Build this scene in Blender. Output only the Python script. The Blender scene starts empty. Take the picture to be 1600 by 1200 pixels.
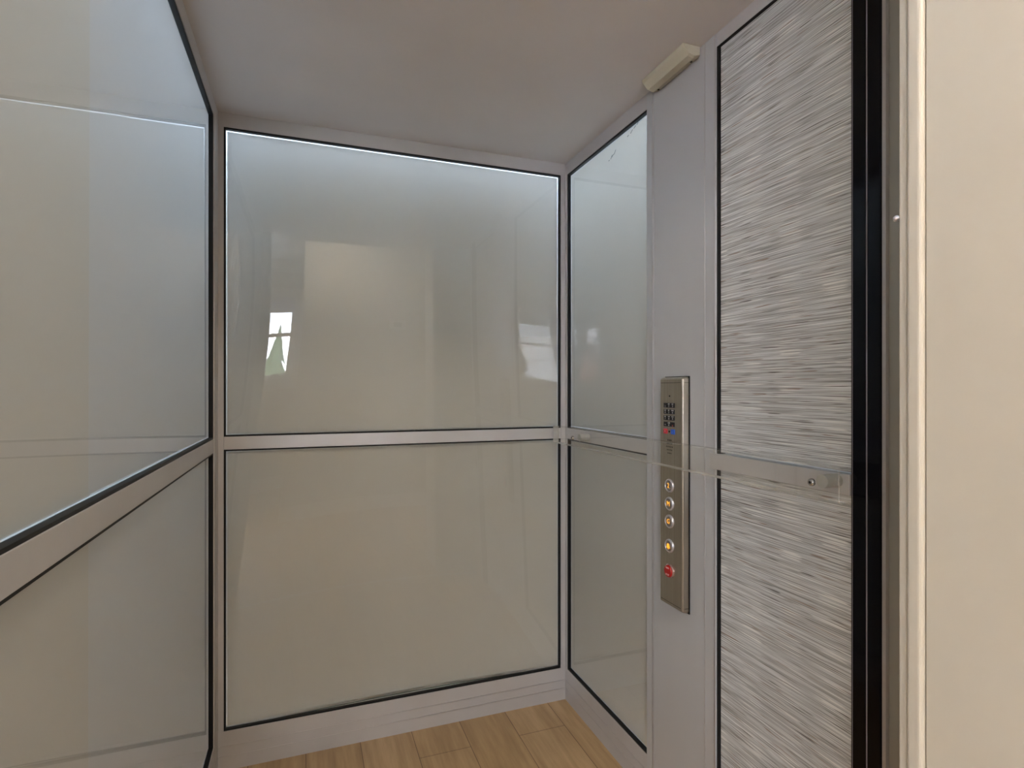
import bpy, bmesh, math, random
from mathutils import Matrix, Vector
random.seed(7)
S = bpy.context.scene
COL = S.collection
PI = math.pi

# ------------------------------------------------------------------ camera
YAW = math.radians(20.16)
cam_d = bpy.data.cameras.new('camera')
cam = bpy.data.objects.new('camera', cam_d); COL.objects.link(cam)
CZ = 1.179
cam.location = (0, 0, CZ)
cam.rotation_euler = (PI/2, 0, -YAW)
cam_d.sensor_width = 36.0
cam_d.lens = 877.0/1600*36
cam_d.shift_y = 7/1600
cam_d.clip_start = 0.02
S.camera = cam

# ------------------------------------------------------------------ view / world
S.view_settings.view_transform = 'Standard'
S.view_settings.look = 'None'
S.view_settings.gamma = 1
S.view_settings.use_curve_mapping = False
S.view_settings.exposure = 0.12
S.cycles.use_denoising = True
S.cycles.max_bounces = 12
S.cycles.diffuse_bounces = 6
S.cycles.glossy_bounces = 6
S.cycles.transparent_max_bounces = 24
S.cycles.sample_clamp_indirect = 40
S.cycles.caustics_reflective = False
S.cycles.caustics_refractive = True

w = bpy.data.worlds.new('overcast_sky'); S.world = w
w.use_nodes = True
bg = w.node_tree.nodes['Background']
bg.inputs[0].default_value = (0.80, 0.88, 1.0, 1)
bg.inputs[1].default_value = 24.0

sun = bpy.data.lights.new('exterior_fill_sun', 'SUN'); sun.energy = 95; sun.angle = math.radians(.6); sun.color = (1., .96, .9)
so = bpy.data.objects.new('exterior_fill_sun', sun); COL.objects.link(so)
so.rotation_euler = (math.radians(-52), 0, math.radians(18))     # added to brighten the slope and houses opposite, low over the roof

def area(name, loc, rot, sx, sy, power, col=(1,1,1), portal=False):
    l = bpy.data.lights.new(name, 'AREA'); l.shape = 'RECTANGLE'
    l.size = sx; l.size_y = sy; l.energy = power; l.color = col
    o = bpy.data.objects.new(name, l); o.location = loc; o.rotation_euler = rot
    COL.objects.link(o)
    if portal: l.cycles.is_portal = True
    return o

# lamp at the head of the lift shaft, shining down the gap round the cab
area('shaft_head_lamp', (0.30, 1.12, 2.72), (0, 0, 0), 1.75, 1.15, 72, (0.58, 0.76, 1.0))
# room ceiling fixtures
def disc_lamp(name, loc, r, power, col):
    l = bpy.data.lights.new(name, 'AREA'); l.shape = 'DISK'; l.size = 2*r
    l.energy = power; l.color = col
    o = bpy.data.objects.new(name, l); o.location = loc; COL.objects.link(o)
disc_lamp('hall_lamp', (0.25, -0.75, 2.53), 0.14, 26, (1.0, 0.91, 0.79))
disc_lamp('room_fill_lamp', (-1.7, -1.2, 2.53), 0.14, 18, (1.0, 0.94, 0.86))  # added to light the cream door frame from the left
WIN_Z0, WIN_Z1 = 1.19, 2.17
area('window_portal', (-1.44, -2.85, (WIN_Z0+WIN_Z1)/2), (PI/2, 0, 0), 2.75, 1.0, 1, portal=True)

# ------------------------------------------------------------------ materials
def mat(name, col=(.5,.5,.5), rough=.5, metal=0., spec=.5, emit=None, estr=0., coat=0.):
    m = bpy.data.materials.new(name); m.use_nodes = True
    b = m.node_tree.nodes['Principled BSDF']
    b.inputs['Base Color'].default_value = (*col, 1)
    b.inputs['Roughness'].default_value = rough
    b.inputs['Metallic'].default_value = metal
    b.inputs['Specular IOR Level'].default_value = spec
    b.inputs['Coat Weight'].default_value = coat
    if emit:
        b.inputs['Emission Color'].default_value = (*emit, 1)
        b.inputs['Emission Strength'].default_value = estr
    return m
def N(m, t, **kw):
    n = m.node_tree.nodes.new(t)
    for k, v in kw.items(): setattr(n, k, v)
    return n
def L(m, a, b): m.node_tree.links.new(a, b)
def bsdf(m): return m.node_tree.nodes['Principled BSDF']
def coords(m, scale):
    tc = N(m, 'ShaderNodeTexCoord'); mp = N(m, 'ShaderNodeMapping')
    mp.inputs['Scale'].default_value = scale
    L(m, tc.outputs['Object'], mp.inputs['Vector'])
    return mp.outputs['Vector']
def ramp(m, stops, src):
    r = N(m, 'ShaderNodeValToRGB')
    e = r.color_ramp.elements
    while len(e) < len(stops): e.new(0.5)
    for el, (p, c) in zip(e, stops):
        el.position = p; el.color = (*c, 1) if len(c) == 3 else c
    L(m, src, r.inputs[0]); return r.outputs[0]
def noise(m, vec, scale=1, detail=2, rough=.5):
    n = N(m, 'ShaderNodeTexNoise'); n.inputs['Scale'].default_value = scale
    n.inputs['Detail'].default_value = detail; n.inputs['Roughness'].default_value = rough
    L(m, vec, n.inputs['Vector']); return n.outputs['Fac']
def vary(m, vec, a, b, scale=1, lo=.35, hi=.65, detail=3):
    c = ramp(m, [(lo, a), (hi, b)], noise(m, vec, scale, detail))
    L(m, c, bsdf(m).inputs['Base Color']); return m

ALU = mat('anodised_aluminium', (.36,.35,.355), .36, .2)
vary(ALU, coords(ALU, (1,1,1)), (.56,.55,.56), (.60,.59,.60), 6)
PLATE = mat('satin_metal_plate', (.30,.295,.30), .5, .35)
vary(PLATE, coords(PLATE, (1,1,.2)), (.58,.59,.615), (.605,.615,.64), 3)
ALU_LINE = mat('aluminium_raised_line', (.62,.61,.62), .35, .8)
RUBBER = mat('black_rubber', (.006,.006,.007), .5, 0, .3)
GLOSS_BLACK = mat('gloss_black_profile', (.002,.002,.004), .1, 0, .2)
STEEL = mat('brushed_stainless', (.36,.33,.28), .32, .9)
v = coords(STEEL, (4, 700, 3)); vary(STEEL, v, (.33,.30,.25), (.42,.385,.33), 1)
STEEL_DARK = mat('stainless_side', (.55,.50,.44), .25, 1.0)
CHROME = mat('polished_ring', (.70,.69,.74), .3, .7)
DARK = mat('black_key_plastic', (.008,.008,.012), .3)
HOLE = mat('dark_hole', (.01,.009,.008), .8)
KEYRED = mat('red_key_plastic', (.62,.05,.07), .35)
KEYBLUE = mat('blue_key_plastic', (.03,.13,.62), .35)
STOPRED = mat('red_stop_plastic', (.42,.004,.004), .3)
WHITE_INK = mat('white_ink', (.75,.75,.78), .5)
RED_INK = mat('red_ink', (.6,.12,.1), .5)
PINK_INK = mat('pale_ink', (.85,.55,.52), .5)
AMBER = mat('amber_lit_legend', (.75,.35,.03), .4, emit=(1.,.42,.04), estr=.9)
SCREWM = mat('bright_screw_steel', (.55,.54,.54), .15, 1.0)
CAPM = mat('button_cap_metal', (.34,.31,.30), .35, .8)
CREAM_PLASTIC = mat('cream_plastic', (.56,.52,.40), .35)
PAINT = mat('cream_trim_paint', (.68,.60,.49), .35)
vary(PAINT, coords(PAINT, (1,1,1)), (.575,.535,.455), (.60,.56,.48), 5)
WALLP = mat('cream_wall_paint', (.72,.64,.52), .75)
vary(WALLP, coords(WALLP, (1,1,1)), (.55,.50,.42), (.58,.53,.45), 8)
CEILP = mat('cab_ceiling_laminate', (.60,.53,.47), .6)
vary(CEILP, coords(CEILP, (1,1,1)), (.70,.665,.66), (.73,.695,.69), 4)
SHAFTP = mat('shaft_wall_paint', (.78,.77,.72), .8)
vary(SHAFTP, coords(SHAFTP, (1,1,1)), (.80,.79,.76), (.84,.83,.80), 4)
WHITEP = mat('white_paint', (.80,.78,.75), .45)
PITM = mat('pit_concrete', (.20,.18,.15), .9)
vary(PITM, coords(PITM, (1,1,1)), (.15,.14,.12), (.24,.22,.19), 9)
GREYM = mat('grey_metal_return', (.36,.35,.31), .45, .3)
LIGHTEDGE = mat('pale_metal_edge', (.50,.47,.46), .4, .5)

# floor: pale oak planks
OAK = mat('pale_oak_planks', (.5,.35,.2), .38)
tc = N(OAK,'ShaderNodeTexCoord'); mp = N(OAK,'ShaderNodeMapping'); mp.inputs['Rotation'].default_value = (0,0,PI/2)
L(OAK, tc.outputs['Object'], mp.inputs['Vector'])
br = N(OAK,'ShaderNodeTexBrick'); br.offset = .37
br.inputs['Color1'].default_value = (.50,.335,.17,1); br.inputs['Color2'].default_value = (.58,.40,.22,1)
br.inputs['Mortar'].default_value = (.20,.12,.06,1); br.inputs['Scale'].default_value = 1
br.inputs['Mortar Size'].default_value = .0012; br.inputs['Brick Width'].default_value = 1.3
br.inputs['Row Height'].default_value = .17
L(OAK, mp.outputs[0], br.inputs['Vector'])
gr = noise(OAK, coords(OAK, (38, 3, 1)), 1, 5, .6)
gr2 = ramp(OAK, [(.3,(.72,.68,.62)), (.65,(1.06,1.05,1.04))], gr)
mx = N(OAK,'ShaderNodeMix', data_type='RGBA', blend_type='MULTIPLY'); mx.inputs[0].default_value = 1
L(OAK, br.outputs['Color'], mx.inputs[6]); L(OAK, gr2, mx.inputs[7])
L(OAK, mx.outputs[2], bsdf(OAK).inputs['Base Color'])

# grasscloth-like laminate: fine woven horizontal strands (y long, z thin)
GRASS = mat('woven_strand_laminate', (.3,.3,.28), .45)
def strand(lx, lz, sc, stops, detail=1.5):
    v = coords(GRASS, (3, lx, lz)); return ramp(GRASS, stops, noise(GRASS, v, sc, detail, .55))
base = strand(4.5, 420, 1, [(.26,(.38,.385,.38)), (.42,(.50,.51,.51)), (.56,(.565,.575,.58)), (.74,(.70,.71,.71))], 2)
fine = strand(6, 760, 1, [(.36,(.50,.485,.47)), (.5,(1,1,1)), (.64,(1.38,1.39,1.40))], 1)
m1 = N(GRASS,'ShaderNodeMix', data_type='RGBA', blend_type='MULTIPLY'); m1.inputs[0].default_value = .8
L(GRASS, base, m1.inputs[6]); L(GRASS, fine, m1.inputs[7])
dk = strand(11, 360, 1.13, [(.72,(0,0,0)), (.78,(1,1,1))], 0)
br_ = strand(9, 210, 1.31, [(.66,(0,0,0)), (.72,(1,1,1))], 1)
wt = strand(9, 560, 1.07, [(.62,(0,0,0)), (.68,(1,1,1))], 0)
def over(src, fac, col, k):
    mm = N(GRASS,'ShaderNodeMix', data_type='RGBA', blend_type='MIX')
    sc = N(GRASS,'ShaderNodeMath', operation='MULTIPLY'); sc.inputs[1].default_value = k
    L(GRASS, fac, sc.inputs[0]); L(GRASS, sc.outputs[0], mm.inputs[0])
    L(GRASS, src, mm.inputs[6]); mm.inputs[7].default_value = (*col, 1); return mm.outputs[2]
c = over(m1.outputs[2], br_, (.25,.16,.11), .7)
c = over(c, dk, (.075,.062,.052), .8)
c = over(c, wt, (.88,.88,.86), .85)
L(GRASS, c, bsdf(GRASS).inputs['Base Color'])
bp = N(GRASS,'ShaderNodeBump'); bp.inputs['Strength'].default_value = .25; bp.inputs['Distance'].default_value = .001
L(GRASS, fine, bp.inputs['Height']); L(GRASS, bp.outputs[0], bsdf(GRASS).inputs['Normal'])

def clean(m):
    nt = m.node_tree
    for n in list(nt.nodes):
        if n.type != 'OUTPUT_MATERIAL': nt.nodes.remove(n)
    return [n for n in nt.nodes][0]
def sheet_fresnel(m, ior):
    """same air-to-glass reflectance from either side of a sheet (no total internal reflection)"""
    fr = N(m,'ShaderNodeFresnel'); ge = N(m,'ShaderNodeNewGeometry'); mi = N(m,'ShaderNodeMix', data_type='FLOAT')
    L(m, ge.outputs['Backfacing'], mi.inputs[0]); mi.inputs[2].default_value = ior; mi.inputs[3].default_value = 1/ior
    L(m, mi.outputs[0], fr.inputs[0]); return fr
def glass_mat(name, ior, tint=(1,1,1), rough=0.0):
    """thin clear sheet: mirror by Fresnel, clear through"""
    m = bpy.data.materials.new(name); m.use_nodes = True; out = clean(m)
    fr = sheet_fresnel(m, ior)
    t = N(m,'ShaderNodeBsdfTransparent'); t.inputs[0].default_value = (*tint,1)
    g = N(m,'ShaderNodeBsdfGlossy'); g.inputs['Roughness'].default_value = rough
    mix = N(m,'ShaderNodeMixShader')
    L(m, fr.outputs[0], mix.inputs[0]); L(m, t.outputs[0], mix.inputs[1]); L(m, g.outputs[0], mix.inputs[2])
    L(m, mix.outputs[0], out.inputs[0]); return m
PANE = glass_mat('polished_glass', 1.64, (.98,.985,.975))
CLEAR = glass_mat('clear_glass', 1.45)
BACKCLEAR = bpy.data.materials.new('clear_glass_back'); BACKCLEAR.use_nodes = True
_o = clean(BACKCLEAR); _t = N(BACKCLEAR,'ShaderNodeBsdfTransparent'); L(BACKCLEAR, _t.outputs[0], _o.inputs[0])
EDGE = mat('green_glass_edge', (.12,.17,.15), .25)
def film_mat(name, dcol, tcol):
    m = bpy.data.materials.new(name); m.use_nodes = True; out = clean(m)
    d = N(m,'ShaderNodeBsdfDiffuse'); d.inputs[0].default_value = (*dcol,1)
    t = N(m,'ShaderNodeBsdfTranslucent'); t.inputs[0].default_value = (*tcol,1)
    a = N(m,'ShaderNodeAddShader')
    L(m, d.outputs[0], a.inputs[0]); L(m, t.outputs[0], a.inputs[1]); L(m, a.outputs[0], out.inputs[0])
    return m, d, t
FILM, _d, _t = film_mat('frosted_film', (.445,.425,.375), (.25,.25,.255))
def clear_solid(name, ior, milk):
    """clear solid: faces mirror by Fresnel on their outer side, a touch of milkiness"""
    m = bpy.data.materials.new(name); m.use_nodes = True; out = clean(m)
    fr = sheet_fresnel(m, ior)
    ge = N(m,'ShaderNodeNewGeometry'); inv = N(m,'ShaderNodeMath', operation='SUBTRACT'); inv.inputs[0].default_value = 1
    L(m, ge.outputs['Backfacing'], inv.inputs[1])
    mu = N(m,'ShaderNodeMath', operation='MULTIPLY'); L(m, fr.outputs[0], mu.inputs[0]); L(m, inv.outputs[0], mu.inputs[1])
    t = N(m,'ShaderNodeBsdfTransparent'); t.inputs[0].default_value = (.985,.985,.975,1)
    d = N(m,'ShaderNodeBsdfDiffuse'); d.inputs[0].default_value = (.82,.80,.76,1)
    md = N(m,'ShaderNodeMixShader'); md.inputs[0].default_value = milk
    L(m, t.outputs[0], md.inputs[1]); L(m, d.outputs[0], md.inputs[2])
    g = N(m,'ShaderNodeBsdfGlossy'); g.inputs['Roughness'].default_value = .02
    mix = N(m,'ShaderNodeMixShader'); L(m, mu.outputs[0], mix.inputs[0]); L(m, md.outputs[0], mix.inputs[1]); L(m, g.outputs[0], mix.inputs[2])
    L(m, mix.outputs[0], out.inputs[0]); return m
ACRYLIC = clear_solid('clear_acrylic', 1.49, .02)
ACRYLIC_EDGE = clear_solid('acrylic_edge_glint', 1.49, .3)  # extra white mixed in paints the light caught along the bar edges

# ------------------------------------------------------------------ mesh helpers
def box(bm, x0, x1, y0, y1, z0, z1, bev=0.0, seg=2, mi=0):
    r = bmesh.ops.create_cube(bm, size=1)
    vs = r['verts']
    for v in vs:
        v.co = Vector((x0+(v.co.x+.5)*(x1-x0), y0+(v.co.y+.5)*(y1-y0), z0+(v.co.z+.5)*(z1-z0)))
    fs = {f for v in vs for f in v.link_faces}
    for f in fs: f.material_index = mi
    if bev > 0:
        es = list({e for v in vs for e in v.link_edges})
        bmesh.ops.bevel(bm, geom=es, offset=bev, segments=seg, affect='EDGES', profile=.5)
def cyl(bm, c, axis, r, h, seg=32, r2=None, bev=0):
    """cylinder centred c along axis 'x','y','z'"""
    rot = {'x': Matrix.Rotation(PI/2,4,'Y'), 'y': Matrix.Rotation(-PI/2,4,'X'), 'z': Matrix()}[axis]
    bmesh.ops.create_cone(bm, cap_ends=True, segments=seg, radius1=r, radius2=r if r2 is None else r2, depth=h,
                          matrix=Matrix.Translation(c) @ rot)
def lathe(bm, prof, M, seg=40):
    """prof: [(radius, height)] turned round local z, placed by M"""
    rings = []
    for r, h in prof:
        if r < 1e-6: rings.append([bm.verts.new(M @ Vector((0,0,h)))])
        else: rings.append([bm.verts.new(M @ Vector((r*math.cos(2*PI*k/seg), r*math.sin(2*PI*k/seg), h))) for k in range(seg)])
    for a, b2 in zip(rings, rings[1:]):
        for k in range(seg):
            k2 = (k+1) % seg
            if len(a) == 1 and len(b2) == 1: continue
            if len(a) == 1: bm.faces.new((a[0], b2[k2], b2[k]))
            elif len(b2) == 1: bm.faces.new((a[k], a[k2], b2[0]))
            else: bm.faces.new((a[k], a[k2], b2[k2], b2[k]))
def obj(name, bm, mats, parent=None, smooth=False, angle=None):
    bmesh.ops.recalc_face_normals(bm, faces=bm.faces)
    me = bpy.data.meshes.new(name); bm.to_mesh(me); bm.free()
    for m in (mats if isinstance(mats, (list, tuple)) else [mats]): me.materials.append(m)
    if smooth:
        for p in me.polygons: p.use_smooth = True
        if angle: me.set_sharp_from_angle(angle=math.radians(angle))
    o = bpy.data.objects.new(name, me); COL.objects.link(o)
    if parent: o.parent = parent; o.matrix_parent_inverse = Matrix.Translation(-parent.location)
    return o
def boxes(name, lst, m, parent=None, bev=0.0, seg=2):
    bm = bmesh.new()
    for bx in lst: box(bm, *bx, bev=bev, seg=seg)
    return obj(name, bm, m, parent)
def thing(name, label, cat, loc, group=None):
    o = bpy.data.objects.new(name, None); COL.objects.link(o); o.location = loc
    o.empty_display_size = .05
    o['label'] = label; o['category'] = cat
    if group: o['group'] = group
    return o
def tag(o, label, cat, group=None):
    o['label'] = label; o['category'] = cat
    if group: o['group'] = group
    return o
def struct(o, label=None, cat=None):
    o['kind'] = 'structure'
    if label: o['label'] = label
    if cat: o['category'] = cat
    return o
def sroot(name, loc, label=None, cat=None):
    o = bpy.data.objects.new(name, None); COL.objects.link(o); o.location = loc
    o.empty_display_size = .05
    return struct(o, label, cat)
def text_mesh(name, s, size, M, m, parent, depth=.0004, align='CENTER'):
    cu = bpy.data.curves.new('t', 'FONT'); cu.body = s; cu.size = size
    cu.align_x = align; cu.align_y = 'CENTER'; cu.extrude = depth; cu.resolution_u = 3
    t = bpy.data.objects.new('t', cu); COL.objects.link(t)
    dg = bpy.context.evaluated_depsgraph_get()
    me = bpy.data.meshes.new_from_object(t.evaluated_get(dg))
    bpy.data.objects.remove(t); bpy.data.curves.remove(cu)
    me.transform(M); me.materials.clear(); me.materials.append(m); me.name = name
    o = bpy.data.objects.new(name, me); COL.objects.link(o)
    o.parent = parent; o.matrix_parent_inverse = Matrix.Translation(-parent.location)
    return o

# ------------------------------------------------------------------ dimensions
XL, XR, YB, H = -.254, .924, 1.93, 2.03      # cab inside faces
YF = .60                                      # cab front edge
RZ0, RZ1 = .990, 1.030                        # mid rail
TZ = 1.986                                    # underside of the top rail
KZ = .121                                     # top of the kick plate
OX0, OX1 = -.215, .73                         # landing opening
WY0, WY1 = .24, .515                          # landing wall, hall face and shaft face
OH = 2.08
SX0, SX1, SY1 = -.62, 1.22, 2.06              # shaft

# wall frames: map(u, d, z) -> world, d = distance outward from the cab face
def m_back(u, d, z): return (u, YB + d, z)
def m_left(u, d, z): return (XL - d, u, z)
def m_right(u, d, z): return (XR + d, u, z)
def wbox(bm, mp, u0, u1, d0, d1, z0, z1, bev=.0):
    a = mp(u0, d0, z0); c_ = mp(u1, d1, z1)
    box(bm, min(a[0],c_[0]), max(a[0],c_[0]), min(a[1],c_[1]), max(a[1],c_[1]), z0, z1, bev=bev)
def wboxes(name, mp, lst, m, parent, bev=.0):
    bm = bmesh.new()
    for b_ in lst: wbox(bm, mp, *b_, bev=bev)
    return obj(name, bm, m, parent)
GW = .005
def gasket(mp, u0, u1, z0, z1, parent):
    return wboxes('gasket', mp, [(u0,u1,.002,.014,z1-GW,z1), (u0,u1,.002,.014,z0,z0+GW),
        (u0,u0+GW,.002,.014,z0+GW,z1-GW), (u1-GW,u1,.002,.014,z0+GW,z1-GW)], RUBBER, parent)
def pane(mp, u0, u1, z0, z1, parent, k=lambda z: 0.0, film=FILM, nu=64, nz=48, name='glass_pane'):
    """6 mm glass sheet with a slight bow; its back carries frosted film except a clear rim"""
    rim = GW + .0035
    uc, U = (u0+u1)/2, (u1-u0)/2
    us = [u0, u0+rim] + [u0+rim+(u1-u0-2*rim)*i/nu for i in range(1,nu)] + [u1-rim, u1]
    zs = [z0, z0+rim] + [z0+rim+(z1-z0-2*rim)*i/nz for i in range(1,nz)] + [z1-rim, z1]
    def dep(u, z): return .008 + .5*k(z)*(U*U-(u-uc)**2)
    bm = bmesh.new()
    F = [[bm.verts.new(mp(u, dep(u,z), z)) for u in us] for z in zs]
    B = [[bm.verts.new(mp(u, dep(u,z)+.006, z)) for u in us] for z in zs]
    nU, nZ = len(us)-1, len(zs)-1
    for j in range(nZ):
        for i in range(nU):
            f = bm.faces.new((F[j][i],F[j][i+1],F[j+1][i+1],F[j+1][i])); f.material_index = 0; f.smooth = True
            f = bm.faces.new((B[j][i],B[j+1][i],B[j+1][i+1],B[j][i+1])); f.smooth = True
            f.material_index = 2 if (i in (0,nU-1) or j in (0,nZ-1)) else 1
    def ring(idx):
        E = [[bm.verts.new(q.co) for q in row] for row in idx]
        for (p, q) in zip(E[0], E[0][1:]): pass
        return E
    loop = [(0,i) for i in range(nU)] + [(j,nU) for j in range(nZ)] + [(nZ,i) for i in range(nU,0,-1)] + [(j,0) for j in range(nZ,0,-1)]
    a = [bm.verts.new(F[j][i].co) for j,i in loop]; b_ = [bm.verts.new(B[j][i].co) for j,i in loop]
    for n in range(len(loop)):
        m_ = (n+1) % len(loop)
        f = bm.faces.new((a[n], a[m_], b_[m_], b_[n])); f.material_index = 3
    me = bpy.data.meshes.new(name)
    # normals: front faces look into the cab
    bm.normal_update()
    me_f = bm.faces[:]
    inward = Vector(mp(uc, 0, z0)) - Vector(mp(uc, 1, z0))
    for f in me_f:
        if f.material_index == 0 and f.normal.dot(inward) < 0: f.normal_flip()
        if f.material_index in (1,2) and f.normal.dot(inward) > 0: f.normal_flip()
    bm.to_mesh(me); bm.free()
    for m_ in (PANE, film, BACKCLEAR, EDGE): me.materials.append(m_)
    o = bpy.data.objects.new(name, me); COL.objects.link(o)
    o.parent = parent; o.matrix_parent_inverse = Matrix.Translation(-parent.location)
    g = gasket(mp, u0, u1, z0, z1, o)
    g.matrix_parent_inverse = Matrix()
    return o
ALUD = .028   # frame depth

# ------------------------------------------------------------------ lift cab: back wall
wb = sroot('wall_back', (0, YB, 0), 'frosted glass back wall of the lift in an aluminium frame', 'wall')
wboxes('top_rail', m_back, [(XL,XR,0,ALUD,TZ,H)], ALU, wb)
wboxes('mid_rail', m_back, [(XL+.016,XR-.019,0,ALUD,RZ0,RZ1)], ALU, wb, bev=.0008)
wboxes('kick_plate', m_back, [(XL,XR,0,ALUD,0,KZ)], ALU, wb)
wboxes('kick_plate_line', m_back, [(XL+.002,XR-.002,-.0012,.002,.0735,.0755), (XL+.002,XR-.002,-.0012,.002,.0425,.0445)], ALU_LINE, wb)
wboxes('side_stile', m_back, [(XL,XL+.016,-.001,ALUD,KZ,TZ)], ALU, wb)
wboxes('side_stile', m_back, [(XR-.019,XR,-.001,ALUD,KZ,TZ)], ALU, wb)
kU = lambda z: .055*max(0, min(1, (1.52-z)/.5))**1.5
kL = lambda z: .055 + .075*max(0, min(1, (.99-z)/.7))
pane(m_back, XL+.016, XR-.019, RZ1, TZ, wb, kU)
pane(m_back, XL+.016, XR-.019, KZ, RZ0, wb, kL)

# left wall
wl = sroot('wall_left', (XL, 1.2, 0), 'frosted glass left wall of the lift with a middle rail', 'wall')
YLE = 1.853
wboxes('top_rail', m_left, [(YF,YB,0,ALUD,TZ,H)], ALU, wl)
wboxes('mid_rail', m_left, [(YF,YLE,0,ALUD,RZ0,RZ1)], ALU, wl, bev=.0008)
wboxes('kick_plate', m_left, [(YF,YB,0,ALUD,0,KZ)], ALU, wl)
wboxes('kick_plate_line', m_left, [(YF,YB,-.0012,.002,.0735,.0755), (YF,YB,-.0012,.002,.0425,.0445)], ALU_LINE, wl)
wboxes('side_stile', m_left, [(YLE,YB,-.001,ALUD,KZ,TZ)], ALU, wl)
wboxes('front_stile', m_left, [(YF-.05,YF,0,ALUD,0,H)], ALU, wl)
kS = lambda z: .012*max(0, min(1, (1.6-z)/.6))
# film on the left panes: tone steps to greyer from y = .888 back
FILM_L, dL, tL = film_mat('frosted_film_stepped', (.27,.265,.235), (.50,.52,.50))
tc = N(FILM_L,'ShaderNodeTexCoord'); sp = N(FILM_L,'ShaderNodeSeparateXYZ'); L(FILM_L, tc.outputs['Object'], sp.inputs[0])
gt = N(FILM_L,'ShaderNodeMath', operation='GREATER_THAN'); gt.inputs[1].default_value = .888
L(FILM_L, sp.outputs['Y'], gt.inputs[0])
for node, ca, cb in ((dL, (.50,.46,.40), (.50,.475,.435)), (tL, (.20,.19,.175), (.205,.205,.21))):
    mm = N(FILM_L,'ShaderNodeMix', data_type='RGBA'); L(FILM_L, gt.outputs[0], mm.inputs[0])
    mm.inputs[6].default_value = (*ca,1); mm.inputs[7].default_value = (*cb,1)
    L(FILM_L, mm.outputs[2], node.inputs[0])
pane(m_left, YF, YLE, RZ1, TZ, wl, kS, FILM_L)
pane(m_left, YF, YLE, KZ, RZ0, wl, kS, FILM_L)

# right wall
wr = sroot('wall_right', (XR, 1.2, 0), 'right wall of the lift with glass, metal and woven panels', 'wall')
YG0, YG1 = 1.385, 1.915          # narrow glass
YP0 = 1.094                      # metal panel front edge
YC0, YC1 = .740, 1.086           # woven panel
wboxes('top_rail', m_right, [(YG0,YB,0,ALUD,TZ,H), (YC0,YP0,0,ALUD,1.998,H)], ALU, wr)
wboxes('mid_rail', m_right, [(YG0,YG1,0,ALUD,RZ0,RZ1)], ALU, wr, bev=.0008)
wboxes('kick_plate', m_right, [(YG0,YB,0,ALUD,0,KZ)], ALU, wr)
wboxes('kick_plate_line', m_right, [(YG0,YB-.002,-.0012,.002,.0735,.0755), (YG0,YB-.002,-.0012,.002,.0425,.0445)], ALU_LINE, wr)
wboxes('side_stile', m_right, [(YG1,YB,-.001,ALUD,KZ,TZ)], ALU, wr)
FILM_R, _d, _t = film_mat('frosted_film_side', (.44,.415,.37), (.19,.185,.175))
pane(m_right, YG0, YG1, RZ1, TZ, wr, film=FILM_R)
pane(m_right, YG0, YG1, KZ, RZ0, wr, film=FILM_R)
wboxes('metal_panel', m_right, [(YP0,YG0,-.002,ALUD,0,H-.001)], PLATE, wr, bev=.001)
wboxes('panel_bead', m_right, [(1.350,1.3525,-.0036,0,.001,H-.002), (1.3555,1.3565,-.003,0,.001,H-.002), (1.133,1.1345,-.003,0,.001,H-.002),
        (1.096,1.0985,-.0034,0,.001,H-.002)], ALU_LINE, wr)
wboxes('woven_panel', m_right, [(YC0,YC1,.006,.02,RZ1-.004,1.994), (YC0,YC1,.006,.02,.0,RZ0-.006)], GRASS, wr)
wboxes('mid_rail', m_right, [(YC0,1.114,-.004,ALUD,RZ0-.005,RZ1-.007)], ALU, wr, bev=.0008)
wboxes('gasket', m_right, [(YC1,YP0,.001,.02,0,1.998), (YC0,YP0,.001,.02,1.994,1.998)], RUBBER, wr)
# front post
tr1 = struct(boxes('trim_1', [(XR-.004,XR+.03,.7085,.7385,-.02,H+.05), (XR-.004,XR+.03,.6815,.7075,-.02,H+.05)], GLOSS_BLACK, bev=.003, seg=3),
       'gloss black ribbed upright closing the front edge of the lift wall', 'trim')
bm = bmesh.new(); box(bm, XR-.0042, XR+.012, .7070, .7084, -.02, H+.05); box(bm, XR-.0042,XR+.012,.7340,.7350,-.02,H+.05)
obj('bead', bm, mat('dark_bead', (.30,.27,.32), .3), tr1)

# scratches where the film is worn, high on the narrow right pane
bm = bmesh.new()
for (y, z, ln, a) in ((1.615,1.925,.006,.2),(1.600,1.930,.014,.9),(1.592,1.932,.012,.5),(1.578,1.938,.016,.8),(1.500,1.957,.008,.3),(1.480,1.962,.014,.5),(1.462,1.968,.012,.4),(1.447,1.972,.010,.5)):
    M = Matrix.Translation((XR+.0072, y, z)) @ Matrix.Rotation(-a, 4, 'X')
    r = bmesh.ops.create_cube(bm, size=1, matrix=M @ Matrix.Diagonal((.0006, ln, .0014, 1)))
obj('film_scratch', bm, mat('scratch', (.03,.05,.05), .6), wr)

# ------------------------------------------------------------------ cab ceiling, floor
struct(boxes('ceiling', [(XL-.028,XR+.028,YF-.05,YB+.028,H,H+.05)], CEILP), 'plain taupe ceiling of the lift', 'ceiling')
struct(boxes('floor', [(XL-.028,XR+.028,YF-.02,YB+.028,-.06,0)], OAK), 'pale oak plank floor of the lift', 'floor')
bm = bmesh.new(); box(bm, XL, XR, YF-.055, YF-.02, -.06, -.001)
struct(obj('trim_2', bm, ALU), 'aluminium sill along the front edge of the lift floor', 'trim')

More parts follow.
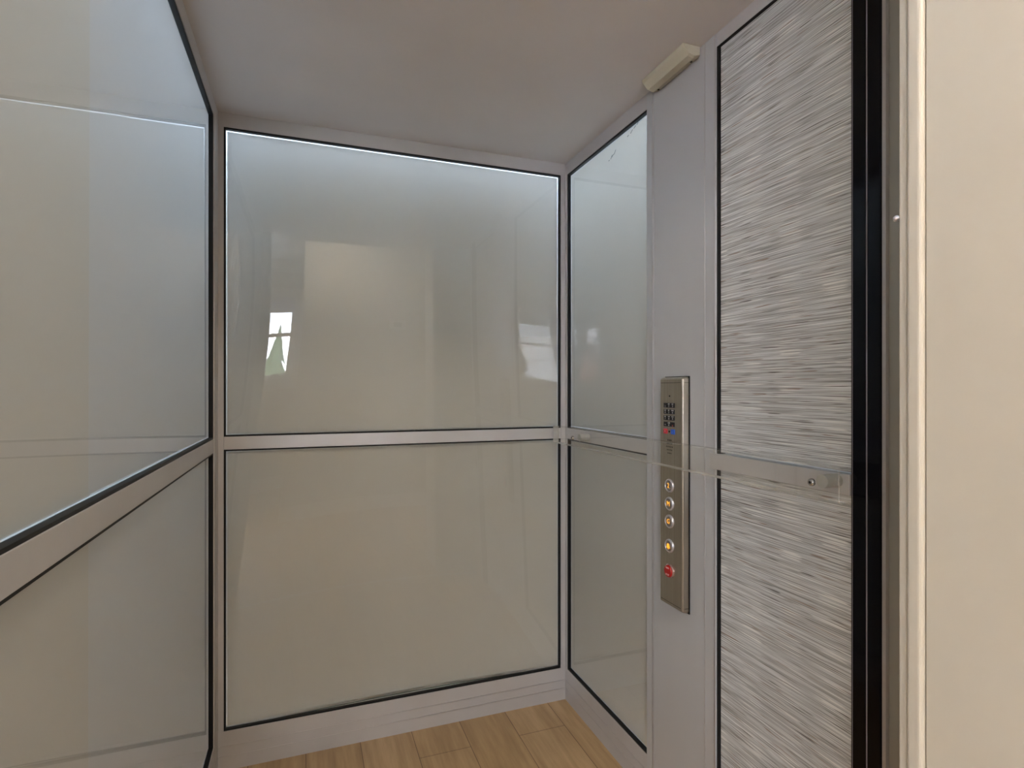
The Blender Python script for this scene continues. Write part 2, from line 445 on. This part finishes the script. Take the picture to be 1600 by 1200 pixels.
# ------------------------------------------------------------------ shaft
struct(boxes('wall_shaft', [(SX0-.1,SX0,WY1,SY1+.1,-.5,2.8), (SX1,SX1+.1,WY1,SY1+.1,-.5,2.8), (SX0,SX1,SY1,SY1+.1,-.5,2.8),
       (SX0-.1,SX1+.1,WY1,SY1+.1,2.8,2.9)], SHAFTP))
struct(boxes('floor_shaft', [(SX0-.1,SX1+.1,WY1,SY1+.1,-.6,-.5)], PITM))

# strip of structure seen in the gap between the lift and the landing frame
tr3 = struct(boxes('trim_3', [(.93,.95,.6535,.6745,-.05,2.3)], GREYM), 'narrow grey metal return between the black upright and the door frame', 'trim')
boxes('edge', [(.9225,.95,.6747,.6812,-.05,2.3)], LIGHTEDGE, tr3)
boxes('woven_edge', [(.926,.95,.62,.6533,-.05,2.3)], GRASS, tr3)

# ------------------------------------------------------------------ landing wall, frame
struct(boxes('wall_front', [(-3.6,OX0-.02,WY0,WY1,-.5,2.8), (OX1+.02,2.1,WY0,WY1,-.5,2.8), (OX0-.02,OX1+.02,WY0,WY1,OH+.02,2.8)], WALLP))
bm = bmesh.new()
box(bm, OX1,OX1+.02,WY0-.003,.482,0,OH, bev=.001); 
jr = struct(obj('door_frame_right', bm, PAINT), 'cream painted right side of the landing door frame', 'door frame')
bm = bmesh.new()
box(bm, OX1-.0015,OX1+.02,.504,.516,0,OH, bev=.003, seg=3)
box(bm, OX1-.006,OX1+.02,.4835,.5035,0,OH, bev=.005, seg=4)
obj('door_stop', bm, PAINT, jr)
struct(boxes('door_frame_left', [(OX0-.02,-.190,WY0-.003,.355,0,OH)], PAINT, bev=.001))
struct(boxes('door_frame_head', [(OX0-.02,OX1+.02,WY0-.003,WY1,OH,OH+.02)], PAINT, bev=.001))
struct(boxes('trim_4', [(OX0-.10,OX0-.012,WY0-.018,WY0,0,OH+.10), (OX1+.012,OX1+.10,WY0-.018,WY0,0,OH+.10), (OX0-.012,OX1+.012,WY0-.018,WY0,OH+.012,OH+.10)], WHITEP, bev=.004))
# round headed pin on the frame edge
bm = bmesh.new()
M = Matrix.Translation((.7345, .516, 1.404)) @ Matrix.Rotation(-PI/2, 4, 'X')
lathe(bm, [(0,0),(.0022,0),(.0022,.004),(.0035,.0045),(.0042,.0065),(.0035,.009),(.0018,.0102),(0,.0104)], M, 24)
tag(obj('stop_pin', bm, CHROME, smooth=True), 'small round headed metal pin on the edge of the cream frame', 'pin')

# ------------------------------------------------------------------ acrylic handrail
hr = thing('handrail', 'clear acrylic flat handrail running along the right wall', 'handrail', (.8715, 1.3, 1.01))
AY0, AY1, AX0, AX1, AZ0, AZ1 = .712, 1.902, .860, .883, .979, 1.042
bm = bmesh.new(); box(bm, AX0, AX1, AY0, AY1, AZ0, AZ1, bev=.0012, seg=1)
bm.normal_update()
for f in bm.faces:
    f.material_index = 0 if abs(f.normal.x) > .9 or f.normal.z > .9 or f.normal.y < -.9 else 1
obj('rail_bar', bm, [ACRYLIC, ACRYLIC_EDGE], hr)
for yy in (1.735, .766):
    bm = bmesh.new()
    M = Matrix.Translation((XR-.0045, yy, 1.0095)) @ Matrix.Rotation(-PI/2, 4, 'Y')
    lathe(bm, [(0,0),(.0125,0),(.0128,.002),(.0128,XR-.0045-AX1-.0015),(.0122,XR-.0045-AX1-.0002),(0,XR-.0045-AX1-.0002)], M, 36)
    st = obj('standoff', bm, mat('frosted_standoff', (.42,.41,.38), .3), hr, smooth=True, angle=35)
    bm = bmesh.new()
    M = Matrix.Translation((AX0-.0001, yy, 1.0095)) @ Matrix.Rotation(-PI/2, 4, 'Y')
    lathe(bm, [(0,0),(.0070,0),(.0070,.0022),(.0060,.0048),(.0040,.0060),(.0026,.0062),(.0024,.0038),(0,.0038)], M, 28)
    sc = obj('screw_head', bm, SCREWM, hr, smooth=True, angle=40)
    bm = bmesh.new(); cyl(bm, (AX0-.0050, yy, 1.0095), 'x', .0020, .0016, 12)
    dr = obj('hex_socket', bm, HOLE, sc); dr.matrix_parent_inverse = Matrix()

# ------------------------------------------------------------------ cream cover in the ceiling corner
cv = thing('ceiling_cover', 'cream plastic box cover screwed in the corner above the metal panel', 'cover', (.90, 1.24, H))
bm = bmesh.new()
y0, y1 = 1.150, 1.332
prof = [(XR-.003,H-.0005),(XR-.003,H-.024),(XR-.020,H-.030),(XR-.036,H-.026),(XR-.050,H-.010),(XR-.053,H-.0005)]
ring = []
for yy, sh in ((y0,.004),(y0+.006,0),(y1-.006,0),(y1,.004)):
    cx = sum(p[0] for p in prof)/len(prof)
    ring.append([bm.verts.new((cx+(p[0]-cx)*(1-sh*12) if sh and 0<k<5 else p[0], yy, H-(H-p[1])*(1-sh*30) if sh and 0<k<5 else p[1])) for k, p in enumerate(prof)])
for a, b_ in zip(ring, ring[1:]):
    for k in range(6): bm.faces.new((a[k], a[(k+1)%6], b_[(k+1)%6], b_[k]))
bm.faces.new(ring[0]); bm.faces.new(ring[-1][::-1])
obj('cover_shell', bm, CREAM_PLASTIC, cv)
for yy in (y0+.022, y1-.020):
    bm = bmesh.new(); cyl(bm, (XR-.013, yy, H-.0275), 'z', .0032, .002, 20)
    obj('screw', bm, HOLE, cv)

# ------------------------------------------------------------------ control panel
PX = .900           # face plane
PY0, PY1, PZ0, PZ1 = 1.1925, 1.291, .603, 1.209
cp = thing('control_panel', 'brushed steel lift control panel on the metal wall panel', 'control panel', (XR, 1.2415, PZ0))
bm = bmesh.new()
# rounded-rectangle section swept along z with softened vertical edges
def rr(x_face, x_back, ya, yb, r, n=7):
    pts = [(x_back, ya)]
    for k in range(n+1):
        a = PI/2*k/n; pts.append((x_face + r - r*math.sin(a), ya + r - r*math.cos(a)))
    for k in range(n+1):
        a = PI/2*(1-k/n); pts.append((x_face + r - r*math.sin(a), yb - r + r*math.cos(a)))
    pts.append((x_back, yb)); return pts
secs = [(PZ0,.010),(PZ0+.003,.003),(PZ0+.006,0),(PZ1-.006,0),(PZ1-.003,.003),(PZ1,.010)]
rings = [[bm.verts.new((x, y, z)) for x, y in rr(PX+ins, XR-.0022, PY0+ins*.3, PY1-ins*.3, .007)] for z, ins in secs]
n = len(rings[0])
for a, b_ in zip(rings, rings[1:]):
    for k in range(n): bm.faces.new((a[k], a[(k+1)%n], b_[(k+1)%n], b_[k]))
bm.faces.new(rings[0]); bm.faces.new(rings[-1][::-1])
obj('panel_body', bm, STEEL, cp, smooth=True, angle=30)
wl_ = [(PX-.0002,PX+.0005,PY0+.007,PY1-.007,PZ1-.0155,PZ1-.0145), (PX-.0002,PX+.0005,PY0+.007,PY1-.007,PZ0+.0120,PZ0+.0130),
       (PX+.0067,XR-.003,PY0-.0002,PY0+.0005,PZ1-.0155,PZ1-.0145), (PX+.0067,XR-.003,PY0-.0002,PY0+.0005,PZ0+.0120,PZ0+.0130)]
for b_ in wl_: boxes('seam', [b_], HOLE, cp)
# black sheet stands in for the shadow in the gap behind the body
boxes('gap_shadow', [(XR-.0046,XR-.0021,PY0-.0022,PY1+.0015,PZ0-.002,PZ1+.002)], RUBBER, cp)
def face(y, z, x=PX): return Matrix.Translation((x, y, z)) @ Matrix(((0,0,-1,0),(-1,0,0,0),(0,1,0,0),(0,0,0,1)))
KY, KZc = [1.2630,1.2470,1.2310], [1.1345,1.1178,1.1012,1.0846]
legs = [['1','2','3'],['4','5','6'],['7','8','9'],['*','0','#']]
tops = [['','ABC','DEF'],['GHI','JKL','MNO'],['PRS','TUV','WXY'],['','OPER','']]
for r in range(4):
    for q in range(3):
        y, z = KY[q], KZc[r]
        bm = bmesh.new(); box(bm, PX-.0016, PX+.001, y-.0072, y+.0072, z-.0062, z+.0062, bev=.0008)
        k = obj('keypad_key', bm, DARK, cp); k['label'] = 'black keypad key marked ' + {'*':'star','#':'hash'}.get(legs[r][q], legs[r][q])
        dz = -.0022 if tops[r][q] else -.003
        t = text_mesh('legend', legs[r][q], .0068, face(y, z+dz, PX-.0017), RED_INK if legs[r][q]=='#' else WHITE_INK, k, .0002)
        t.matrix_parent_inverse = Matrix()
        if tops[r][q]:
            t = text_mesh('legend', tops[r][q], .0042, face(y, z+.0033, PX-.0017), WHITE_INK, k, .0002); t.matrix_parent_inverse = Matrix()
for nm, y, m_, lab, s in (('call_key', 1.2630, KEYRED, 'red call key', '+'), ('call_key', 1.2310, KEYBLUE, 'blue call key', '-')):
    bm = bmesh.new(); box(bm, PX-.0022, PX+.001, y-.0080, y+.0080, 1.0655-.0068, 1.0655+.0068, bev=.0014, seg=3)
    k = obj(nm, bm, m_, cp); k['label'] = lab
    t = text_mesh('legend', s, .007, face(y, 1.0655, PX-.0023), PINK_INK if m_ is KEYRED else mat('pale_blue_ink',(.35,.5,.85),.5), k, .0002); t.matrix_parent_inverse = Matrix()
bm = bmesh.new(); cyl(bm, (PX-.0002, 1.2470, 1.0655), 'x', .0028, .0012, 20); obj('indicator', bm, HOLE, cp)
bm = bmesh.new(); cyl(bm, (PX-.0002, 1.2455, 1.1590), 'x', .0022, .0012, 20); obj('indicator', bm, HOLE, cp)
bm = bmesh.new()
for i, nh in enumerate((3, 4, 5, 4, 3)):
    for j in range(nh): cyl(bm, (PX-.0001, 1.246 + (j-(nh-1)/2)*.0062, 1.0425 - i*.0085), 'x', .0019, .0009, 12)
obj('speaker_holes', bm, HOLE, cp)
def push_button(z, sym, red=False):
    y = 1.2445
    bm = bmesh.new()
    M = face(y, z)
    if not red:
        lathe(bm, [(0,0),(.0178,0),(.0178,.0028),(.0165,.0045),(.0140,.0050),(.0128,.0030),(.0128,.001),(0,.001)], M, 48)
        bt = obj('floor_button', bm, CHROME, cp, smooth=True, angle=45)
        bm = bmesh.new(); lathe(bm, [(0,.0011),(.0122,.0011),(.0122,.0040),(.0112,.0050),(0,.0052)], M, 40)
        c_ = obj('cap', bm, CAPM, bt, smooth=True, angle=40); c_.matrix_parent_inverse = Matrix()
        if sym == 'bell':
            bm = bmesh.new()
            pts = [(-.0078,-.0050),(.0078,-.0050),(.0062,-.0028),(.0056,.0022),(.0036,.0058),(.0010,.0070),(-.0010,.0070),(-.0036,.0058),(-.0056,.0022),(-.0062,-.0028)]
            vs = [bm.verts.new((*p, .0002)) for p in pts]; f = bm.faces.new(vs)
            r = bmesh.ops.extrude_face_region(bm, geom=[f]); 
            for v_ in [g for g in r['geom'] if isinstance(g, bmesh.types.BMVert)]: v_.co.z += .0006
            bmesh.ops.create_circle(bm, cap_ends=True, segments=14, radius=.0020, matrix=Matrix.Translation((0,-.0068,.0008)))
            bm.transform(face(y, z, PX-.0053))
            t = obj('legend', bm, AMBER, bt); t.matrix_parent_inverse = Matrix()
            bt.name = 'alarm_button'; bt['label'] = 'steel ringed alarm button with amber bell'
        else:
            t = text_mesh('legend', sym, .0175, face(y, z, PX-.0055), AMBER, bt, .0003); t.matrix_parent_inverse = Matrix()
            bt['label'] = 'steel ringed button lit with amber ' + sym
    else:
        lathe(bm, [(0,0),(.0180,0),(.0180,.0030),(.0166,.0042),(.0158,.0042),(.0158,.001),(0,.001)], M, 48)
        bt = obj('stop_button', bm, mat('pink_ring', (.62,.42,.40), .25, .7), cp, smooth=True, angle=45); bt['label'] = 'red stop switch with white lettering'
        bm = bmesh.new(); lathe(bm, [(0,.0011),(.0154,.0011),(.0154,.0062),(.0142,.0078),(0,.0082)], M, 44)
        c_ = obj('cap', bm, STOPRED, bt, smooth=True, angle=40); c_.matrix_parent_inverse = Matrix()
        for s_, dz, sz in (('RUN', .0088, .0062), ('STOP', -.0088, .0062)):
            t = text_mesh('legend', s_, sz, face(y, z+dz, PX-.0084), PINK_INK, bt, .0003); t.matrix_parent_inverse = Matrix()
push_button(.9230, '2'); push_button(.8755, 'M'); push_button(.8290, 'G'); push_button(.7645, 'bell'); push_button(.6985, '', True)

# ------------------------------------------------------------------ hall and room behind the camera
FY = -2.8           # window wall
CHT = 2.6
struct(boxes('floor_hall', [(-3.6,2.1,FY-.15,YF-.056,-.06,0)], OAK))
struct(boxes('ceiling_hall', [(-3.6,2.1,FY-.15,WY0,CHT,CHT+.1)], WHITEP))
struct(boxes('wall_hall_left', [(-3.7,-3.6,FY-.15,WY1,-.06,2.8)], WALLP))
struct(boxes('wall_hall_right', [(2.1,2.2,FY-.15,WY1,-.06,2.8)], WALLP))
PYW = -1.2
struct(boxes('wall_opposite', [(-.01,2.1,PYW-.12,PYW,0,CHT)], WALLP))
struct(boxes('baseboard_opposite', [(-.01,2.1,PYW,PYW+.014,0,.12)], WHITEP, bev=.003))
UN = [(-.60,-.09),(-1.14,-.64),(-1.66,-1.18),(-2.22,-1.70),(-2.78,-2.26)]
X0, X1 = -2.80, -.07
struct(boxes('wall_window', [(-3.6,X0,FY-.15,FY,0,CHT), (X1,2.1,FY-.15,FY,0,CHT), (X0,X1,FY-.15,FY,0,WIN_Z0), (X0,X1,FY-.15,FY,WIN_Z1,CHT)], WALLP))
struct(boxes('trim_5', [(-3.6,2.1,FY,FY+.05,CHT-.10,CHT), (-3.6,2.1,FY,FY+.03,CHT-.14,CHT-.10)], WHITEP, bev=.004))
struct(boxes('trim_6', [(X0-.09,X0,FY,FY+.02,WIN_Z0-.02,WIN_Z1+.09), (X1,X1+.09,FY,FY+.02,WIN_Z0-.02,WIN_Z1+.09), (X0,X1,FY,FY+.02,WIN_Z1,WIN_Z1+.09),
        (X0-.11,X1+.11,FY,FY+.06,WIN_Z0-.03,WIN_Z0), (X0-.09,X1+.09,FY,FY+.018,WIN_Z0-.12,WIN_Z0-.03)], WHITEP, bev=.003))
struct(boxes('baseboard_window', [(-3.6,2.1,FY,FY+.016,0,.14)], WHITEP, bev=.003))
SHADE, _a, _b = film_mat('pleated_shade_fabric', (.42,.42,.45), (.20,.20,.22))
for i, (a, b_) in enumerate(UN):
    wn = sroot('window_%d' % (i+1), ((a+b_)/2, FY-.08, WIN_Z0))
    f = .035
    mid = 1.70
    boxes('window_frame', [(a-.02,a,FY-.13,FY-.005,WIN_Z0,WIN_Z1),(b_,b_+.02,FY-.13,FY-.005,WIN_Z0,WIN_Z1),(a,b_,FY-.13,FY-.005,WIN_Z1-.02,WIN_Z1),(a,b_,FY-.13,FY-.005,WIN_Z0,WIN_Z0+.02)], WHITEP, wn)
    boxes('sash', [(a,a+f,FY-.09,FY-.05,WIN_Z0+.02,WIN_Z1-.02),(b_-f,b_,FY-.09,FY-.05,WIN_Z0+.02,WIN_Z1-.02),
                   (a+f,b_-f,FY-.09,FY-.05,mid-.02,mid+.02),(a+f,b_-f,FY-.09,FY-.05,WIN_Z0+.02,WIN_Z0+.06),(a+f,b_-f,FY-.09,FY-.05,WIN_Z1-.055,WIN_Z1-.02)], WHITEP, wn)
    boxes('pane', [(a+f,b_-f,FY-.073,FY-.068,WIN_Z0+.06,mid-.02),(a+f,b_-f,FY-.073,FY-.068,mid+.02,WIN_Z1-.055)], CLEAR, wn)
    bm = bmesh.new()
    np_ = 10; zt, zb = WIN_Z1-.02, 1.975
    pr = [(FY-.038 + (.012 if k % 2 else 0), zt-(zt-zb)*k/(2*np_)) for k in range(2*np_+1)]
    va = [[bm.verts.new((xx, y, z)) for y, z in pr] for xx in (a+.01, b_-.01)]
    vb = [[bm.verts.new((xx, y+.014, z)) for y, z in pr] for xx in (a+.01, b_-.01)]
    for k in range(2*np_):
        bm.faces.new((va[0][k],va[1][k],va[1][k+1],va[0][k+1])); bm.faces.new((vb[0][k],vb[0][k+1],vb[1][k+1],vb[1][k]))
    shd = obj('pleated_shade', bm, SHADE)
    tag(shd, 'raised white pleated shade at the ' + ('window nearest the hall wall', 'second window from the hall wall', 'third window from the hall wall', 'fourth window from the hall wall', 'window farthest from the hall wall')[i], 'window shade', 'pleated shades in the window row')
    boxes('bottom_bar', [(a+.008,b_-.008,FY-.04,FY-.012,1.96,1.976)], WHITEP, shd)

th = thing('thermostat', 'white thermostat reflected in the upper back glass pane', 'thermostat', (.77, PYW, 1.62))
boxes('housing', [(.70,.84,PYW,PYW+.022,1.665-.045,1.665+.045)], WHITEP, th, bev=.006, seg=3)
boxes('screen', [(.735,.805,PYW+.0215,PYW+.0235,1.645,1.69)], mat('grey_lcd', (.06,.065,.06), .3), th)

def ceiling_fixture(name, x, y, label):
    t = thing(name, label, 'ceiling light', (x, y, CHT))
    bm = bmesh.new(); lathe(bm, [(0,0),(.17,0),(.17,-.02),(.155,-.025),(.155,-.012),(0,-.012)], Matrix.Translation((x,y,CHT)), 40)
    obj('base', bm, WHITEP, t, smooth=True, angle=40)
    bm = bmesh.new(); lathe(bm, [(.15,-.013),(.148,-.035),(.12,-.05),(.07,-.058),(0,-.060)], Matrix.Translation((x,y,CHT)), 40)
    obj('diffuser', bm, mat('lit_diffuser', (.9,.85,.75), .4, emit=(1,.82,.6), estr=5.), t, smooth=True)
ceiling_fixture('ceiling_light', .25, -.75, 'round ceiling light in the hall outside the lift')
ceiling_fixture('ceiling_light', -1.7, -1.2, 'added round ceiling light over the window room')
pd = thing('pendant_lamp', 'lit globe pendant reflected beside the windows in the narrow glass', 'pendant lamp', (-1.66, -2.0, CHT))
bm = bmesh.new(); cyl(bm, (-1.66,-2.0,(CHT+2.0)/2), 'z', .004, CHT-2.0, 12); obj('cord', bm, RUBBER, pd)
bm = bmesh.new(); bmesh.ops.create_uvsphere(bm, u_segments=24, v_segments=16, radius=.055, matrix=Matrix.Translation((-1.66,-2.0,1.95)))
obj('globe', bm, mat('lit_globe', (.9,.85,.75), .4, emit=(1,.86,.65), estr=22.), pd, smooth=True)

# outside, seen only in reflections: snowy yard, evergreens and a neighbouring house
SNOW = mat('snow', (.85,.87,.90), .8)
bm = bmesh.new()
nx, ny = 40, 30; V = []
for j in range(ny+1):
    for i in range(nx+1):
        x, y = -30+60*i/nx, -3.5-40*j/ny
        h = -3 + max(0, (-y-12))*.28 + .5*math.sin(x*.35+y*.2) + random.uniform(-.15,.15)
        V.append(bm.verts.new((x,y,h)))
for j in range(ny):
    for i in range(nx): bm.faces.new((V[j*(nx+1)+i],V[j*(nx+1)+i+1],V[(j+1)*(nx+1)+i+1],V[(j+1)*(nx+1)+i]))
struct(obj('ground', bm, SNOW, smooth=True))
BARK = mat('bark', (.10,.07,.05), .9); NEEDLE = mat('needles', (.035,.06,.03), .9)
def evergreen(x, y, z, h, lab):
    bm = bmesh.new()
    for k in range(7):
        t = k/7; zz = z + h*(.15+.8*t); r = h*.22*(1-t)+.05
        n_ = 14
        ap = bm.verts.new((x,y,zz+h*.2)); rg = [bm.verts.new((x+r*(1.15 if q%2 else .7)*math.cos(2*PI*q/n_+k), y+r*(1.15 if q%2 else .7)*math.sin(2*PI*q/n_+k), zz-(.06*h if q%2 else 0))) for q in range(n_)]
        for q in range(n_): bm.faces.new((ap, rg[q], rg[(q+1)%n_]))
        bm.faces.new(rg[::-1])
    t_ = thing('evergreen_tree', lab, 'tree', (x,y,z), 'evergreens on the snowy slope')
    obj('foliage', bm, NEEDLE, t_)
    bm = bmesh.new(); cyl(bm, (x,y,z+h*.12), 'z', h*.025, h*.3, 10); obj('trunk', bm, BARK, t_)
for (x, y, h, lab) in ((-3.2,-17,5.5,'dark evergreen just beside the pale neighbouring house'),(-.75,-19,4.6,'evergreen farther up the slope, straight out from the hall'),(.8,-16,3.4,'smallest evergreen, nearest on the snowy slope'),
        (-6.5,-20,6.5,'evergreen rising behind the nearer gable of the house'),(-9.5,-18,6,'evergreen rising behind the farther gable of the house'),(-12.5,-21,7,'tallest evergreen, beyond the far end of the house'),(-15,-19,5,'outermost evergreen past the far end of the house')):
    evergreen(x, y, -3+max(0,-y-12)*.28-.4, h, lab)
hs = thing('neighbour_house', 'pale gabled neighbouring house seen only through reflected windows', 'house', (-7.5,-12.5,-3))
SIDING = mat('lavender_grey_siding', (.78,.78,.84), .7); ROOFM = mat('snowy_roof', (.75,.77,.82), .8); BRICKM = mat('red_brown_gable', (.30,.17,.13), .8)
boxes('wall', [(-10.5,-5.0,-15.5,-12,-3.2,1.3)], SIDING, hs)
for cx in (-9.3, -6.6):
    bm = bmesh.new()
    vs = [bm.verts.new(p) for p in ((cx-1.3,-11.98,1.3),(cx+1.3,-11.98,1.3),(cx,-11.98,2.5),(cx-1.3,-12.3,1.3),(cx+1.3,-12.3,1.3),(cx,-12.3,2.5))]
    for f in ((0,1,2),(5,4,3),(0,3,4,1),(1,4,5,2),(2,5,3,0)): bm.faces.new([vs[k] for k in f])
    obj('gable', bm, BRICKM, hs)
    bm = bmesh.new()
    for s in (-1,1):
        vs = [bm.verts.new(p) for p in ((cx,-11.7,2.62),(cx+s*1.6,-11.7,1.15),(cx+s*1.6,-15.5,1.15),(cx,-15.5,2.62),(cx,-11.7,2.75),(cx+s*1.6,-11.7,1.28),(cx+s*1.6,-15.5,1.28),(cx,-15.5,2.75))]
        for f in ((0,1,2,3),(4,5,6,7),(0,1,5,4),(1,2,6,5),(2,3,7,6),(3,0,4,7)): bm.faces.new([vs[k] for k in f])
    obj('roof', bm, ROOFM, hs)
    boxes('window', [(cx-.5,cx+.5,-12.03,-11.97,-.3,.9)], mat('dark_window',(.05,.06,.08),.2), hs)
